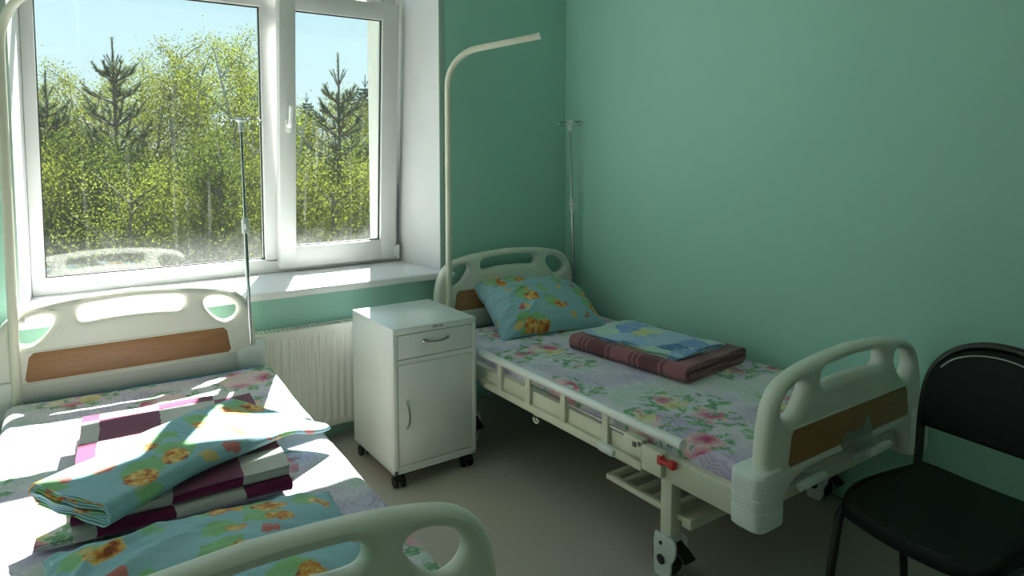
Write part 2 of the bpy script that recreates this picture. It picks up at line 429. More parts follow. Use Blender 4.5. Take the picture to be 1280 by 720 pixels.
def catmull(pts, n=6, closed=True):
    P = [Vector((p[0], p[1])) for p in pts]; out = []; m = len(P)
    for i in range(m if closed else m - 1):
        p0, p1, p2, p3 = (P[(i - 1) % m], P[i], P[(i + 1) % m], P[(i + 2) % m]) if closed else (P[max(i - 1, 0)], P[i], P[i + 1], P[min(i + 2, m - 1)])
        for k in range(n):
            t = k / n; q = .5 * ((2 * p1) + (-p0 + p2) * t + (2 * p0 - 5 * p1 + 4 * p2 - p3) * t * t + (-p0 + 3 * p1 - 3 * p2 + p3) * t ** 3)
            out.append((q.x, q.y))
    if not closed: out.append(tuple(P[-1]))
    return out
def nz(x, y, z=0., s=1.): return mnoise.noise(Vector((x * s, y * s, z)))
def sm(a, b, x):
    t = max(0, min(1, (x - a) / (b - a))); return t * t * (3 - 2 * t)

# ------------------------------------------------------------------ room shell
XR, YW, XL, YB, ZC = 2.69, 3.30, -2.3, -2.2, 3.2
WX0, WX1, WZ0, WZ1 = -.085, 1.80, .745, 3.12       # opening on the room side
FX0, FX1, FY = -.053, 1.763, 3.76                  # window frame
def struct(name, mb, mat, label, cat, smooth=35):
    return tag(mb.build(name, mat, None, smooth), label, cat, None, 'structure')
struct('floor', MB().box((XL - .2, YB - .2, -.12), (XR + .2, 3.9, 0)), MAT['floor'], 'grey brown linoleum floor of the hospital room', 'floor')
struct('ceiling', MB().box((XL - .2, YB - .2, ZC), (XR + .2, 3.9, ZC + .15)), MAT['ceiling'], 'white ceiling above the two hospital beds', 'ceiling')
struct('wall_right', MB().box((XR, YB - .2, 0), (XR + .2, 3.9, ZC)), MAT['wall'], 'mint green wall along the right bed and chair', 'wall')
struct('wall_left', MB().box((XL - .2, YB - .2, 0), (XL, 3.9, ZC)), MAT['wall'], 'mint green wall opposite the right wall', 'wall')
struct('wall_back', MB().box((XL, YB - .2, 0), (XR, YB, ZC)), plain('white_wall_paint', (.76, .77, .72), .7), 'white wall facing the window', 'wall')
wf = MB()
VX0, VX1 = -2.1, -.50                              # added opening out of view on the left, for more daylight
wf.box((XL, YW, 0), (VX0, 3.98, ZC)); wf.box((VX1, YW, 0), (WX0, 3.98, ZC)); wf.box((VX0, YW, 0), (VX1, 3.98, WZ0)); wf.box((VX0, YW, WZ1), (VX1, 3.98, ZC)); wf.box((WX1, YW, 0), (XR, 3.98, ZC))
wf.box((WX0, YW, 0), (WX1, 3.98, WZ0)); wf.box((WX0, YW, WZ1), (WX1, 3.98, ZC))
struct('wall_front', wf, MAT['wall'], 'mint green wall holding the window and radiator', 'wall')
struct('trim_1', MB().box((WX1, YW - .004, WZ0 + .03), (WX1 + .036, YW + .002, ZC), .002), MAT['bead'], 'grey green bead down the right corner of the window recess', 'trim')
struct('trim_2', MB().box((WX0 - .03, YW - .004, WZ0 + .03), (WX0, YW + .002, ZC), .002), MAT['bead'], 'grey green bead down the left corner of the window recess', 'trim')
struct('trim_3', MB().box((XR - .006, YB, 0), (XR - .0005, YW, .004), .001), plain('dark_floor_joint', (.05, .06, .05), .8), 'dark joint line between floor and right wall', 'trim')

# ------------------------------------------------------------------ window
win = thing('window_1', 'white plastic window with a fixed left pane and tilted right sash', 'window', (0, 0, 0), 0, None, 'structure')
def prism(mb, quad, z0, z1):
    mb.add([(x, y, z0) for x, y in quad] + [(x, y, z1) for x, y in quad],
           [(0, 1, 2, 3), (7, 6, 5, 4), (0, 4, 5, 1), (1, 5, 6, 2), (2, 6, 7, 3), (3, 7, 4, 0)]); return mb
ZS = .78                                            # top of the sill
prism(MB(), [(WX1, YW), (FX1, FY + .01), (FX1 + .06, FY + .01), (WX1 + .012, YW)], ZS - .01, WZ1).build('reveal_panel', MAT['white_paint'], win)
prism(MB(), [(WX0, YW), (FX0, FY + .01), (FX0 - .06, FY + .01), (WX0 - .012, YW)], ZS - .01, WZ1).build('reveal_panel', MAT['white_paint'], win)
MB().box((WX0 + .001, YW + .001, 2.92), (WX1 - .001, FY + .03, WZ1 - .001)).build('reveal_panel', MAT['white_paint'], win)
MB().box((WX0 - .05, YW - .058, ZS - .036), (WX1 + .05, YW - .0005, ZS), .008, 3).box((WX0 + .001, YW - .01, ZS - .036), (WX1 - .001, FY + .02, ZS)).build('window_sill', MAT['sill'], win)
fr = MB(); y0, y1 = FY, FY + .075
def bar(mb, x0, x1, z0, z1, a=y0, b=y1, bev=.006): mb.box((x0, a, z0), (x1, b, z1), bev)
bar(fr, FX0, .0, ZS, 3.11); bar(fr, 1.70, FX1, ZS, 3.11); bar(fr, -.01, 1.71, 2.92, 3.11); bar(fr, -.01, 1.71, ZS, .857); bar(fr, -.01, 1.71, 2.86, 2.93)
bar(fr, .985, 1.07, ZS + .06, 2.9); bar(fr, -.01, .99, 2.205, 2.32); bar(fr, 1.06, 1.71, 2.25, 2.32)
fr.build('window_frame', MAT['pvc'], win)
def gasket(x0, x1, z0, z1, y, name, parent, rot=None):
    g = MB(); t = .005
    g.box((x0, y, z0), (x0 + t, y + .012, z1)); g.box((x1 - t, y, z0), (x1, y + .012, z1)); g.box((x0, y, z0), (x1, y + .012, z0 + t)); g.box((x0, y, z1 - t), (x1, y + .012, z1))
    return g.build(name, MAT['gasket'], parent, 0)
def pane(x0, x1, z0, z1, mat, parent, base):
    mb = MB(); 
    g = MB().box((0, -.002, 0), (x1 - x0, .002, z1 - z0)).build('glass_pane', mat, parent, 0)
    g.location = (x0, base, z0); return g
for (a, b, c, d, mt) in ((0, .985, .857, 2.205, 'glass_dirty'), (0, .985, 2.32, 2.86, 'glass'), (1.07, 1.70, 2.32, 2.86, 'glass')):
    pane(a - .004, b + .004, c - .004, d + .004, MAT[mt], win, FY + .035)
    gasket(a, b, c, d, FY + .026, 'gasket', win)
# tilted sash: built flat, turned about its bottom edge
sash = thing('sash', None, None, (0, FY - .012, .805)); sash.parent = win; sash.rotation_euler = (R(3.3), 0, 0)
for k in ('label', 'category'):
    if k in sash: del sash[k]
SX0, SX1, SH = 1.047, 1.728, 1.475
sf = MB()
sf.box((SX0, -.035, 0), (SX0 + .088, .03, SH), .007); sf.box((SX1 - .10, -.035, 0), (SX1, .03, SH), .007)
sf.box((SX0 + .08, -.035, 0), (SX1 - .09, .03, .118), .007); sf.box((SX0 + .08, -.035, SH - .095), (SX1 - .09, .03, SH), .007)
sf.build('sash_frame', MAT['pvc'], sash)
g = pane(SX0 + .084, SX1 - .096, .114, SH - .091, MAT['glass'], sash, .0)
gasket(SX0 + .088, SX1 - .10, .118, SH - .095, -.012, 'gasket', sash)
h = MB(); hx = SX0 + .045
h.box((hx - .015, -.047, .74), (hx + .015, -.034, .81), .006).tube(fillet([(hx, -.04, .775), (hx, -.075, .775), (hx + .004, -.078, .88)], .012), [.011] * 11 + [.009], 10)
h.build('handle', plain('white_handle', (.80, .80, .78), .3), sash)
MB().cyl((SX1 + .008, -.045, .0), (SX1 + .008, -.045, .085), .009, 12).box((SX1 - .01, -.05, .012), (SX1 + .006, -.033, .075), .002).build('hinge', MAT['pvc'], sash)
fill_win = thing('fill_window', 'unseen window added left of the sunlit bed to brighten the room', 'window', (0, 0, 0), 0, None, 'structure')  # invented window, out of view, lets in extra daylight to lift the room
f2 = MB(); bar(f2, VX0, VX0 + .06, ZS, 2.89); bar(f2, VX1 - .06, VX1, ZS, 2.89); bar(f2, VX0, VX1, ZS, .857); bar(f2, VX0, VX1, 2.62, 3.11); bar(f2, -1.34, -1.26, .85, 2.63); bar(f2, VX0, VX1, 2.205, 2.34)
f2.build('window_frame', MAT['pvc'], fill_win)
for (a, b, c, d) in ((VX0 + .06, -1.34, .857, 2.205), (-1.26, VX1 - .06, .857, 2.205), (VX0 + .06, -1.34, 2.34, 2.62), (-1.26, VX1 - .06, 2.34, 2.62)): pane(a, b, c, d, MAT['glass'], fill_win, FY + .035)
MB().box((VX0 + .002, YW - .05, ZS - .036), (VX1 - .002, FY + .02, ZS)).build('window_sill', MAT['sill'], fill_win)
for a in (VX0, VX1): MB().box((a - .001 if a == VX1 else a, YW + .001, ZS), (a if a == VX1 else a + .001, FY, WZ1)).build('reveal_panel', MAT['white_paint'], fill_win)
# outside of the opening
MB().box((FX1 - .055, 3.84, .70), (FX1 + .1, 4.06, 3.18), .01).build('outer_reveal', MAT['foam'], win)
MB().box((FX0 - .1, 3.84, .70), (FX0 + .02, 4.06, 3.18), .01).build('outer_reveal', MAT['foam'], win)
os_ = MB().box((FX0, 3.835, .79), (FX1, 4.10, .80))
for k in range(3): os_.box((FX0, 3.88 + .06 * k, .80), (FX1, 3.888 + .06 * k, .806))
os_.build('outer_sill', MAT['metal_sill'], win)

# ------------------------------------------------------------------ radiator
rad = thing('radiator', 'white ribbed panel radiator under the windowsill, partly behind the bedside cabinet', 'radiator', (0, 0, 0))
RX0, RX1, RZ0, RZ1, RY = .12, 1.38, .085, .592, 3.205
fl = MB(); npit = int(round((RX1 - RX0 - .05) / .0345)); nu = npit * 8
zs = [RZ0, RZ0 + .004, RZ0 + .022, RZ0 + .034, RZ0 + .046] + [RZ0 + .06 + (RZ1 - RZ0 - .12) * k / 8 for k in range(9)] + [RZ1 - .046, RZ1 - .034, RZ1 - .022, RZ1 - .004, RZ1]
def fpt(i, j):
    x = RX0 + (RX1 - RX0) * i / nu; z = zs[j]
    ph = (i % 8) / 8
    prof = sm(.12, .32, ph) * (1 - sm(.62, .82, ph))
    zz = sm(RZ0 + .030, RZ0 + .048, z) * (1 - sm(RZ1 - .048, RZ1 - .030, z))
    edge = 1 if 3 < j < len(zs) - 4 else 0
    back = .006 if j in (0, len(zs) - 1) else 0
    return (x, RY + back + .009 * prof * zz, z)
base = [fpt(i, j) for j in range(len(zs)) for i in range(nu + 1)]
fl.add(base, [(j * (nu + 1) + i, j * (nu + 1) + i + 1, (j + 1) * (nu + 1) + i + 1, (j + 1) * (nu + 1) + i) for j in range(len(zs) - 1) for i in range(nu)])
fl.build('front_panel', MAT['radiator'], rad, 50)
MB().box((RX0, RY + .07, RZ0), (RX1, RY + .078, RZ1), .002).build('back_panel', MAT['radiator'], rad)
MB().box((RX0 - .001, RY + .004, RZ0 + .01), (RX0 + .002, RY + .074, RZ1)).build('side_cover', MAT['radiator'], rad)
MB().box((RX1 - .002, RY + .004, RZ0 + .01), (RX1 + .001, RY + .074, RZ1)).build('side_cover', MAT['radiator'], rad)
gr = MB()
for k in range(int((RX1 - RX0) / .02)): gr.box((RX0 + .004 + .02 * k, RY + .012, RZ1 - .002), (RX0 + .016 + .02 * k, RY + .066, RZ1 + .001))
gr.box((RX0, RY + .006, RZ1 - .003), (RX1, RY + .014, RZ1 + .002)).box((RX0, RY + .064, RZ1 - .003), (RX1, RY + .072, RZ1 + .002)).build('top_grille', MAT['radiator'], rad)
MB().tube(fillet([(RX1, RY + .04, .12), (RX1 + .05, RY + .04, .12), (RX1 + .05, RY + .04, .0)], .03), .01).build('supply_pipe', MAT['radiator'], rad)
for bx in (RX0 + .2, RX1 - .2): MB().box((bx, RY + .078, .2), (bx + .03, YW - .001, .5)).build('wall_bracket', MAT['radiator'], rad)

# ------------------------------------------------------------------ bedside cabinet
cab = thing('bedside_cabinet', 'white metal bedside cabinet on casters between the two beds', 'cabinet', (1.388, 2.81, 0))
CW, CD = .203, .225
cb = MB(); Z0, Z1 = .068, .697
cb.box((-CW, -CD + .003, Z0), (-CW + .02, CD, Z1 - .02)); cb.box((CW - .02, -CD + .003, Z0), (CW, CD, Z1 - .02)); cb.box((-CW, CD - .006, Z0), (CW, CD, Z1 - .02))
cb.box((-CW, -CD, Z0), (CW, CD, Z0 + .016)); cb.box((-CW, -CD, Z1 - .028), (CW, CD, Z1), .003)
cb.box((-CW, -CD, Z0), (-CW + .019, -CD + .02, Z1 - .02), .001); cb.box((CW - .019, -CD, Z0), (CW, -CD + .02, Z1 - .02), .001)
cb.box((-CW + .01, -CD + .001, .540), (CW - .01, -CD + .02, .560)); cb.box((-CW + .01, -CD + .001, Z0), (CW - .01, -CD + .02, .098))
cb.build('body', MAT['cabinet'], cab)
dr = MB().box((-CW + .0215, -CD + .002, .5625), (CW - .0215, -CD + .02, .666), .002).build('drawer', MAT['cabinet'], cab)
def bow(a, b, out, r=.005):
    a, b, out = Vector(a), Vector(b), Vector(out); P = []
    for k in range(13):
        t = k / 12; P.append(a.lerp(b, t) + out * (sin(PI * t) ** .6))
    return MB().tube(P, [r * (1.25 - .5 * sin(PI * k / 12)) for k in range(13)], 8)
bow((-.062, -CD + .003, .630), (.062, -CD + .003, .630), (0, -.026, -.004)).build('handle', MAT['chrome'], dr)
dd_ = MB().box((-CW + .0215, -CD + .002, .1005), (CW - .0215, -CD + .02, .5375), .002).build('door', MAT['cabinet'], cab)
bow((-CW + .062, -CD + .003, .262), (-CW + .062, -CD + .003, .378), (0, -.026, 0)).build('handle', MAT['chrome'], dd_)
for sx in (-1, 1):
    for sy in (-1, 1):
        c = MB().cyl((sx * .17, sy * .19, .05), (sx * .17, sy * .19, .069), .018, 12).box((sx * .17 - .016, sy * .19 - .02, .03), (sx * .17 + .016, sy * .19 + .012, .055), .004).build('caster', MAT['black_plastic'], cab)
        for s_ in (-1, 1): MB().cyl((sx * .17 + s_ * .017 - .006, sy * .19 - .004, .025), (sx * .17 + s_ * .017 + .006, sy * .19 - .004, .025), .025, 18).build('wheel', MAT['black_plastic'], c)
def text(body, size, mat, parent, loc, rot, name='lettering'):
    cu = bpy.data.curves.new(name, 'FONT'); cu.body = body; cu.size = size; cu.align_x = 'CENTER'; cu.extrude = .0004
    t = bpy.data.objects.new(name, cu); COL.objects.link(t)
    me = bpy.data.meshes.new_from_object(t.evaluated_get(bpy.context.evaluated_depsgraph_get())); bpy.data.objects.remove(t); bpy.data.curves.remove(cu)
    me.materials.clear(); me.materials.append(mat); o = bpy.data.objects.new(name, me); COL.objects.link(o); o.parent = parent; o.location = loc; o.rotation_euler = rot
    return o
text('ДИКОМ', .0135, MAT['ink'], cab, (.008, -CD - .0006, .6795), (PI / 2, 0, 0))

# ------------------------------------------------------------------ hospital beds
HALF = [(.392, -.475), (.470, -.475), (.474, -.33), (.468, -.225), (.455, -.150), (.433, -.098), (.395, -.060), (.33, -.034), (.2, -.012)]
def outline(dip=0.):
    right = catmull([(.474, -.33), (.468, -.225), (.455, -.150), (.433, -.098), (.395, -.060), (.33, -.034), (.2, -.012), (0, 0)], 6, False)
    low = catmull([(0, -.352 - dip), (.24, -.354 - dip), (.31, -.366 - dip * .8), (.36, -.40 - dip * .6), (.385, -.475)], 5, False)
    pts = low + [(.470, -.475)] + right
    return pts[:-1] + [(-x, z) for x, z in reversed(pts)][:-1]
SLOT = catmull([(-.19, -.076), (-.172, -.048), (-.09, -.039), (0, -.036), (.09, -.039), (.172, -.048), (.19, -.076), (.172, -.102), (.09, -.097), (0, -.095), (-.09, -.097), (-.172, -.102)], 5)
DH = catmull([(.263, -.093), (.28, -.068), (.33, -.071), (.372, -.092), (.396, -.128), (.385, -.162), (.35, -.176), (.315, -.162), (.283, -.128)], 6)
DL = [(-x, z) for x, z in reversed(DH)]
WOODP = [(-.335, -.204), (.335, -.204), (.35, -.22), (.364, -.302), (.355, -.314), (-.355, -.314), (-.364, -.302), (-.35, -.22)]
board_mbs = {'headboard': plate([outline(.075), SLOT, DH, DL], .06, .024, 4), 'footboard': plate([outline(), SLOT, DH, DL], .06, .024, 4)}
wood_mb = plate([WOODP], .065, .003, 1)
def board(name, bed, y, ztop, face):
    """moulded end board with beech panel, ledge and corner guards"""
    board_mb = board_mbs[name]; e = MB(); e.v = list(board_mb.v); e.f = board_mb.f
    b = e.build(name, MAT['abs'], bed, 40); b.location = (0, y, ztop)
    e = MB(); e.v = list(wood_mb.v); e.f = wood_mb.f; e.build('wood_panel', MAT['wood'], b, 30)
    e = MB()
    for s_ in (-1, 1):
        e.box((-.385, s_ * .029 - .006, -.335), (.385, s_ * .029 + .006, -.319), .004)
        e.box((-.36, s_ * .028 - .006, -.2035), (.36, s_ * .028 + .006, -.197), .004)
    e.build('panel_ledge', MAT['abs'], b)
    for s_ in (-1, 1):
        g = MB(); rings = []; lv = [(-.480, .022), (-.476, .008), (-.468, .001)]
        for k in range(4): zc = -.445 + k * .036; lv += [(zc - .004, 0), (zc - .003, .0018), (zc + .003, .0018), (zc + .004, 0)]
        lv += [(-.312, .001), (-.304, .006), (-.300, .018)]; nq = 6
        for (zz, ins) in lv:
            hx_, hy_, rr = .066 - ins, .0575 - ins, .03
            for q in range(4):
                cxx = (hx_ - rr) * (1 if q in (0, 3) else -1); cyy = (hy_ - rr) * (1 if q in (0, 1) else -1)
                for a in range(nq + 1):
                    an = q * PI / 2 + a * PI / 2 / nq; rings.append((s_ * .452 + cxx + rr * cos(an), .0125 + cyy + rr * sin(an), zz))
        nr = 4 * (nq + 1); fc = [(a * nr + b, a * nr + (b + 1) % nr, (a + 1) * nr + (b + 1) % nr, (a + 1) * nr + b) for a in range(len(lv) - 1) for b in range(nr)]
        fc += [tuple(range(nr))[::-1], tuple((len(lv) - 1) * nr + b for b in range(nr))]; g.add(rings, fc)
        g.build('corner_guard', MAT['abs_white'], b)
    return b
def caster(leg, x, y):
    c = thing('caster', None, None, (x, y, 0)); c.parent = leg
    return c
def build_bed(label, loc, rz):
    bed = thing('hospital_bed', label, 'bed', loc, rz)
    f = MB(); RXo = .485
    for s_ in (-1, 1):
        f.box((s_ * RXo - .02 - .0, -.965, .352), (s_ * RXo + .02, .965, .437), .004)
    for yy in (-.95, -.66, -.2, .3, .72, .95): f.box((-RXo, yy - .02, .352), (RXo, yy + .02, .40), .003)
    f.build('frame', MAT['cream'], bed)
    p = MB()
    for k in range(12): p.box((-.455, -.93 + k * .157, .40), (.455, -.93 + k * .157 + .12, .412), .003)
    p.build('mattress_platform', MAT['cream'], bed)
    board('headboard', bed, 1.0, .890, 1)
    fb = board('footboard', bed, -1.0, .812, -1)
    # card clip on the outer face of the footboard
    cl = catmull([(-.0, .0), (.16, .0), (.162, .06), (.155, .085), (.135, .078), (.118, .055), (.045, .055), (.028, .062), (.012, .055), (.002, .05)], 3)
    e = plate([cl], .006, .002, 1); e.v = [(x - .07, y - .036, z - .335) for x, y, z in e.v]; e.build('card_clip', MAT['clear'], fb)
    # legs with casters
    for sx in (-1, 1):
        for sy in (-1, 1):
            lx, ly = sx * .455, (-.655 if sy < 0 else .66)
            l = MB().box((lx - .024, ly - .024, .150), (lx + .024, ly + .024, .36), .003).build('leg', MAT['cream'], bed)
            h = MB().lathe([(.024, .142), (.03, .144), (.031, .152), (.026, .158)], (lx, ly, 0))
            shell = catmull([(-.03, .0), (-.036, .06), (-.034, .14), (-.02, .148), (.03, .146), (.04, .12), (.036, .085), (.026, .06), (.022, .02), (.0, -.02), (-.02, -.02)], 4)
            q = plate([shell], .012, .004, 1)
            for dx in (-.027, .027): h.add([(lx + dx + y_, ly - x_ * 1.3, z_) for x_, y_, z_ in q.v], q.f)
            h.box((lx - .03, ly - .03, .118), (lx + .03, ly + .03, .145), .006)
            h.build('caster_housing', MAT['caster_grey'], l)
            wmb = MB().lathe([(.03, -.016), (.056, -.015), (.061, -.008), (.061, .008), (.056, .015), (.03, .016)], (lx, ly + .012, .061), 'X', 24)
            wmb.build('wheel', MAT['black_plastic'], l)
            MB().cyl((lx - .036, ly + .01, .061), (lx + .036, ly + .01, .061), .017, 16).cyl((lx - .036, ly + .012, .118), (lx + .036, ly + .012, .118), .007, 10).build('axle', MAT['black_plastic'], l)
            MB().box((lx - .026, ly - .095, .100), (lx + .026, ly - .02, .112), .004, rot=Matrix.Rotation(R(32), 4, 'X')).build('brake_pedal', MAT['black_plastic'], l)
    # shoe shelf under the foot end
    sh = MB(); z = .205
    sh.box((-.452, -.70, z), (-.432, -.33, z + .022), .003).box((.432, -.70, z), (.452, -.33, z + .022), .003)
    sh.box((-.452, -.352, z), (.452, -.33, z + .022), .003).box((-.452, -.72, z), (.452, -.698, z + .022), .003)
    sh.box((-.452, -.74, z - .014), (.452, -.70, z + .022), .003)
    shelf = sh.build('shoe_shelf', MAT['cream'], bed)
    for k in range(4): MB().box((-.44, -.625 + k * .075 - .011, z + .004), (.44, -.625 + k * .075 + .011, z + .016), .002).build('slat', MAT['cream'], shelf)
    # folding side rails
    for sx in (-1,):
        X = sx * .515
        sr = MB().tube(fillet([(X, .455, .506), (X, .43, .506), (X, -.735, .506), (X, -.755, .506)], .005), .0175, 16).build('side_rail', MAT['tube_white'], bed)
        for yy in (.30, .085, -.15, -.395):
            g = MB().box((X - .007, yy - .016, .372), (X + .006, yy + .016, .50), .003)
            for k in range(3): g.cyl((X - .0085, yy, .425 + k * .02), (X + .006, yy, .425 + k * .02), .003, 8)
            g.build('rail_post', MAT['cream'], sr)
        rd = MB()
        for (a, b, zz) in ((.085, -.15, .462), (-.15, -.395, .458), (-.395, -.59, .452)): rd.cyl((X + .004, a, zz), (X + .004, b, zz), .0055, 10)
        rd.build('rail_rod', MAT['chrome'], sr)
        MB().box((X - .010, -.58, .350), (X + .012, .46, .381), .005).build('rail_base', MAT['cream'], sr)
        MB().box((X - .024, -.455, .352), (X + .01, -.37, .385), .012, 3).build('rail_stop', MAT['grey_plastic'], sr)
        lb = MB().box((X - .012, -.585, .398), (X + .02, -.50, .462), .003).box((X - .012, -.675, .365), (X + .02, -.585, .450), .003).build('latch_plate', MAT['cream'], sr)
        MB().box((X - .016, -.56, .43), (X - .011, -.545, .447)).cyl((X - .014, -.575, .446), (X - .01, -.575, .446), .008, 12).build('latch_bolt', MAT['dark_metal'], lb)
        MB().box((X - .018, -.725, .420), (X + .006, -.67, .432), .003).box((X - .018, -.73, .414), (X + .004, -.708, .44), .003).box((X - .018, -.678, .412), (X + .004, -.66, .442), .003).build('red_catch', MAT['red'], lb)['label'] = 'red plastic catch'
        hk = MB().box((X + .01, .03, .335), (X + .018, .06, .356), .002).tube([(X + .012, .045 - .018 * cos(t * .35) if t else .045, .325 - .018 * sin(t * .35)) for t in range(0, 10)], .0045, 8)
        hk.build('drain_hook', MAT['abs_white'], bed)
        for yy in (.086, -.40): MB().lathe([(.004, -.006), (.009, -.005), (.009, .0), (.004, .002)], (sx * .508, yy, .372), 'X', 12).build('bolt', MAT['chrome'], bed)
    # crank handles folded under the footboard
    for cx_ in (-.34, .06):
        c = MB().box((cx_ - .03, -1.02, .408), (cx_ + .13, -.985, .428), .006).cyl((cx_ - .02, -1.0, .418), (cx_ - .02, -.94, .418), .012, 12).build('crank', MAT['grey_plastic'], bed)
        MB().tube([(cx_ + .03, -1.035, .425), (cx_ + .06, -1.035, .426), (cx_ + .15, -1.035, .428), (cx_ + .17, -1.035, .428)], [.012, .015, .014, .010], 12).build('crank_grip', MAT['abs_white'], c)
    MB().box((-.47, -.985, .36), (.47, -.955, .43), .003).build('end_beam', MAT['cream'], bed)
    return bed
BR = Vector((2.172, 2.187, 0)); BL = Vector((.272, 2.118, 0)); AL = R(-.85)
bed_r = build_bed('cream hospital bed against the green right wall, side rail lowered', BR, 0)
def copy_bed():
    o = copy_tree(bed_r); o.location = BL; o.rotation_euler = (0, 0, AL)
    o['label'] = 'cream hospital bed under the window in full sunlight'
    return o
bed_l = copy_bed()
for o in (bed_r, bed_l): o['group'] = 'hospital beds'

# ------------------------------------------------------------------ mattresses and sheets
def place(o, loc, rz=0): o.location = loc; o.rotation_euler = (0, 0, rz)
def mattress(label, loc, rz, hw, y0, y1, z0, z1, rise=0.):
    m = MB().box((-hw, y0, z0), (hw, .40, z1)).box((-hw, .40, z0), (hw, y1, z1), .012, 3).build('mattress', MAT['blue_mattress']); place(m, loc, rz)
    for p in m.data.vertices: p.co.z += rise * sm(.40, .905, p.co.y)
    return tag(m, label, 'mattress', 'mattresses')
def sheet(label, mat, loc, rz, hw, y0, y1, zt, drop, crease=None, seed=0., rise=0.):
    r = .035; nx, ny = 74, 130
    def ax(u, lo, hi):      # signed arclength coordinate -> position, drop
        if u < lo: t = lo - u; s_ = -1; e = lo
        elif u > hi: t = u - hi; s_ = 1; e = hi
        else: return u, 0.
        q = PI / 2 * r
        if t < q: a = t / r; return e + s_ * r * sin(a), r * (1 - cos(a))
        return e + s_ * r, r + (t - q)
    U0, U1 = -hw + r - drop, hw - r + drop; V0, V1 = y0 + r - drop, y1 - r + .03
    mb = MB(); uvs = []
    for j in range(ny + 1):
        for i in range(nx + 1):
            u = U0 + (U1 - U0) * i / nx; v = V0 + (V1 - V0) * j / ny
            x, dx = ax(u, -hw + r, hw - r); y, dy = ax(v, y0 + r, y1 - r)
            d = max(dx, dy) if min(dx, dy) > 0 else dx + dy
            flat = 1 if d < .005 else .3
            wr = .0035 * nz(u * 3.1, v * 2.2, seed) + .0028 * mnoise.noise(Vector((u * 9 + v * 5, v * 11 - u * 3, seed + 3))) + .0024 * nz(u * 24, v * 13, seed + 7) + .004 * max(0, mnoise.noise(Vector((u * 14 + v * 6, v * 3.2 - u * 2, seed + 12)))) ** 1.5
            sag = -.006 * (1 - (u / hw) ** 2) if flat == 1 else 0
            z = zt - d + wr * flat + sag + rise * sm(.40, y1, v)
            if crease is not None and abs(v - crease) < .07: z -= .012 * math.exp(-((v - crease + .01 * nz(u * 4, 0, 9)) / .008) ** 2) - .004 * math.exp(-((v - crease) / .03) ** 2)
            if d > .01:
                off = .004 * nz(u * 3, v * 7, seed + 1) + .0035
                if dx >= dy: x += off * (1 if u > 0 else -1)
                else: y += off * (1 if v > 0 else -1)
            mb.v.append((x, y, z)); uvs.append((u, v))
    for j in range(ny):
        for i in range(nx):
            a = j * (nx + 1) + i; mb.f.append((a, a + 1, a + nx + 2, a + nx + 1))
    o = mb.build('bed_sheet', mat, None, 180, uvs); place(o, loc, rz)
    return tag(o, label, 'sheet', 'rose-print sheets')
MLC, MLA = Vector((.292, 2.12, 0)), R(-2.3)
mattress('blue covered mattress of the right bed, edge showing beside the pillow', BR, 0, .455, -.965, .925, .413, .476)
mattress('blue covered mattress of the sunlit bed, edge showing under its headboard', MLC, MLA, .452, -.95, .945, .416, .484, .018)
sheet('rose print lilac sheet under the plaid blanket, right bed', MAT['floral'], BR, 0, .468, -.962, .90, .497, .085, None, .3)
sheet('rose print sheet on the sunlit bed with light patches', MAT['floral2'], MLC, MLA, .466, -.955, .905, .502, .09, .43, 5.1, .018)

# ------------------------------------------------------------------ folded cloth
def ribbon(name, mat, path, th, length, n, warp, smooth=60, uvscale=1.):
    """thick cloth strip: 2D centre path (a, h) extruded along l, then warped(a, l, h) -> xyz"""
    P = [Vector(p) for p in path]; m = len(P); nrm = []; arc = [0.]
    for i in range(m):
        t = (P[min(i + 1, m - 1)] - P[max(i - 1, 0)]).normalized(); nrm.append(Vector((-t.y, t.x)))
        if i: arc.append(arc[-1] + (P[i] - P[i - 1]).length)
    loop = [P[i] + nrm[i] * th / 2 for i in range(m)] + [P[i] - nrm[i] * th / 2 for i in reversed(range(m))]
    la = arc + arc[::-1]; k = len(loop); mb = MB(); uvs = []
    for j in range(n + 1):
        l = length * (j / n - .5)
        for q, a in zip(loop, la): mb.v.append(tuple(warp(q.x, l, q.y))); uvs.append((a * uvscale, l * uvscale))
    for j in range(n):
        for i in range(k):
            i2 = (i + 1) % k; mb.f.append((j * k + i, j * k + i2, (j + 1) * k + i2, (j + 1) * k + i))
    for j in (0, n):
        for i in range(m - 1):
            a = j * k; mb.f.append((a + i, a + i + 1, a + k - 2 - i, a + k - 1 - i))
    return mb.build(name, mat, None, smooth, uvs)
def zigzag(w_, layers, pitch, start=-1, seg=9, jag=.0):
    rnd = random.Random(layers * 7 + int(w_ * 100)); out = []; s_ = start; r = pitch / 2
    for k in range(layers):
        h = pitch * (k + .5); e0 = -s_ * 0 + s_ * (w_ / 2 - r); e1 = -s_ * (w_ / 2 - r - (rnd.random() * jag))
        for i in range(seg + 1): out.append((e0 + (e1 - e0) * i / seg, h))
        if k < layers - 1:
            for i in range(1, 8):
                a = PI * i / 8; out.append((e1 - s_ * r * sin(a), h + r - r * cos(a)))
        s_ = -s_
    return out
def spiral(w_, turns, pitch, seg=9):
    """flattened roll lying on h = 0"""
    out = []; H = (turns + .5) * pitch; cz = H; a = w_ / 2 - H
    n = int(turns * 2)
    r = pitch * .55; side = 1
    for k in range(n):
        z0 = cz - r * (1 if k % 2 == 0 else -1)
        for i in range(seg + 1): out.append((side * (-a + 2 * a * i / seg), z0))
        r2 = r + pitch / 2
        for i in range(1, 10):
            t = PI * i / 10; rr = r + (r2 - r) * i / 10
            out.append((side * (a + rr * sin(t)), cz - rr * cos(t) * (1 if k % 2 == 0 else -1)))
        r = r2; side = -side
    z0 = cz - r * (1 if n % 2 == 0 else -1)
    for i in range(seg + 1): out.append((side * (-a + 2 * a * i / seg), z0))
    return out
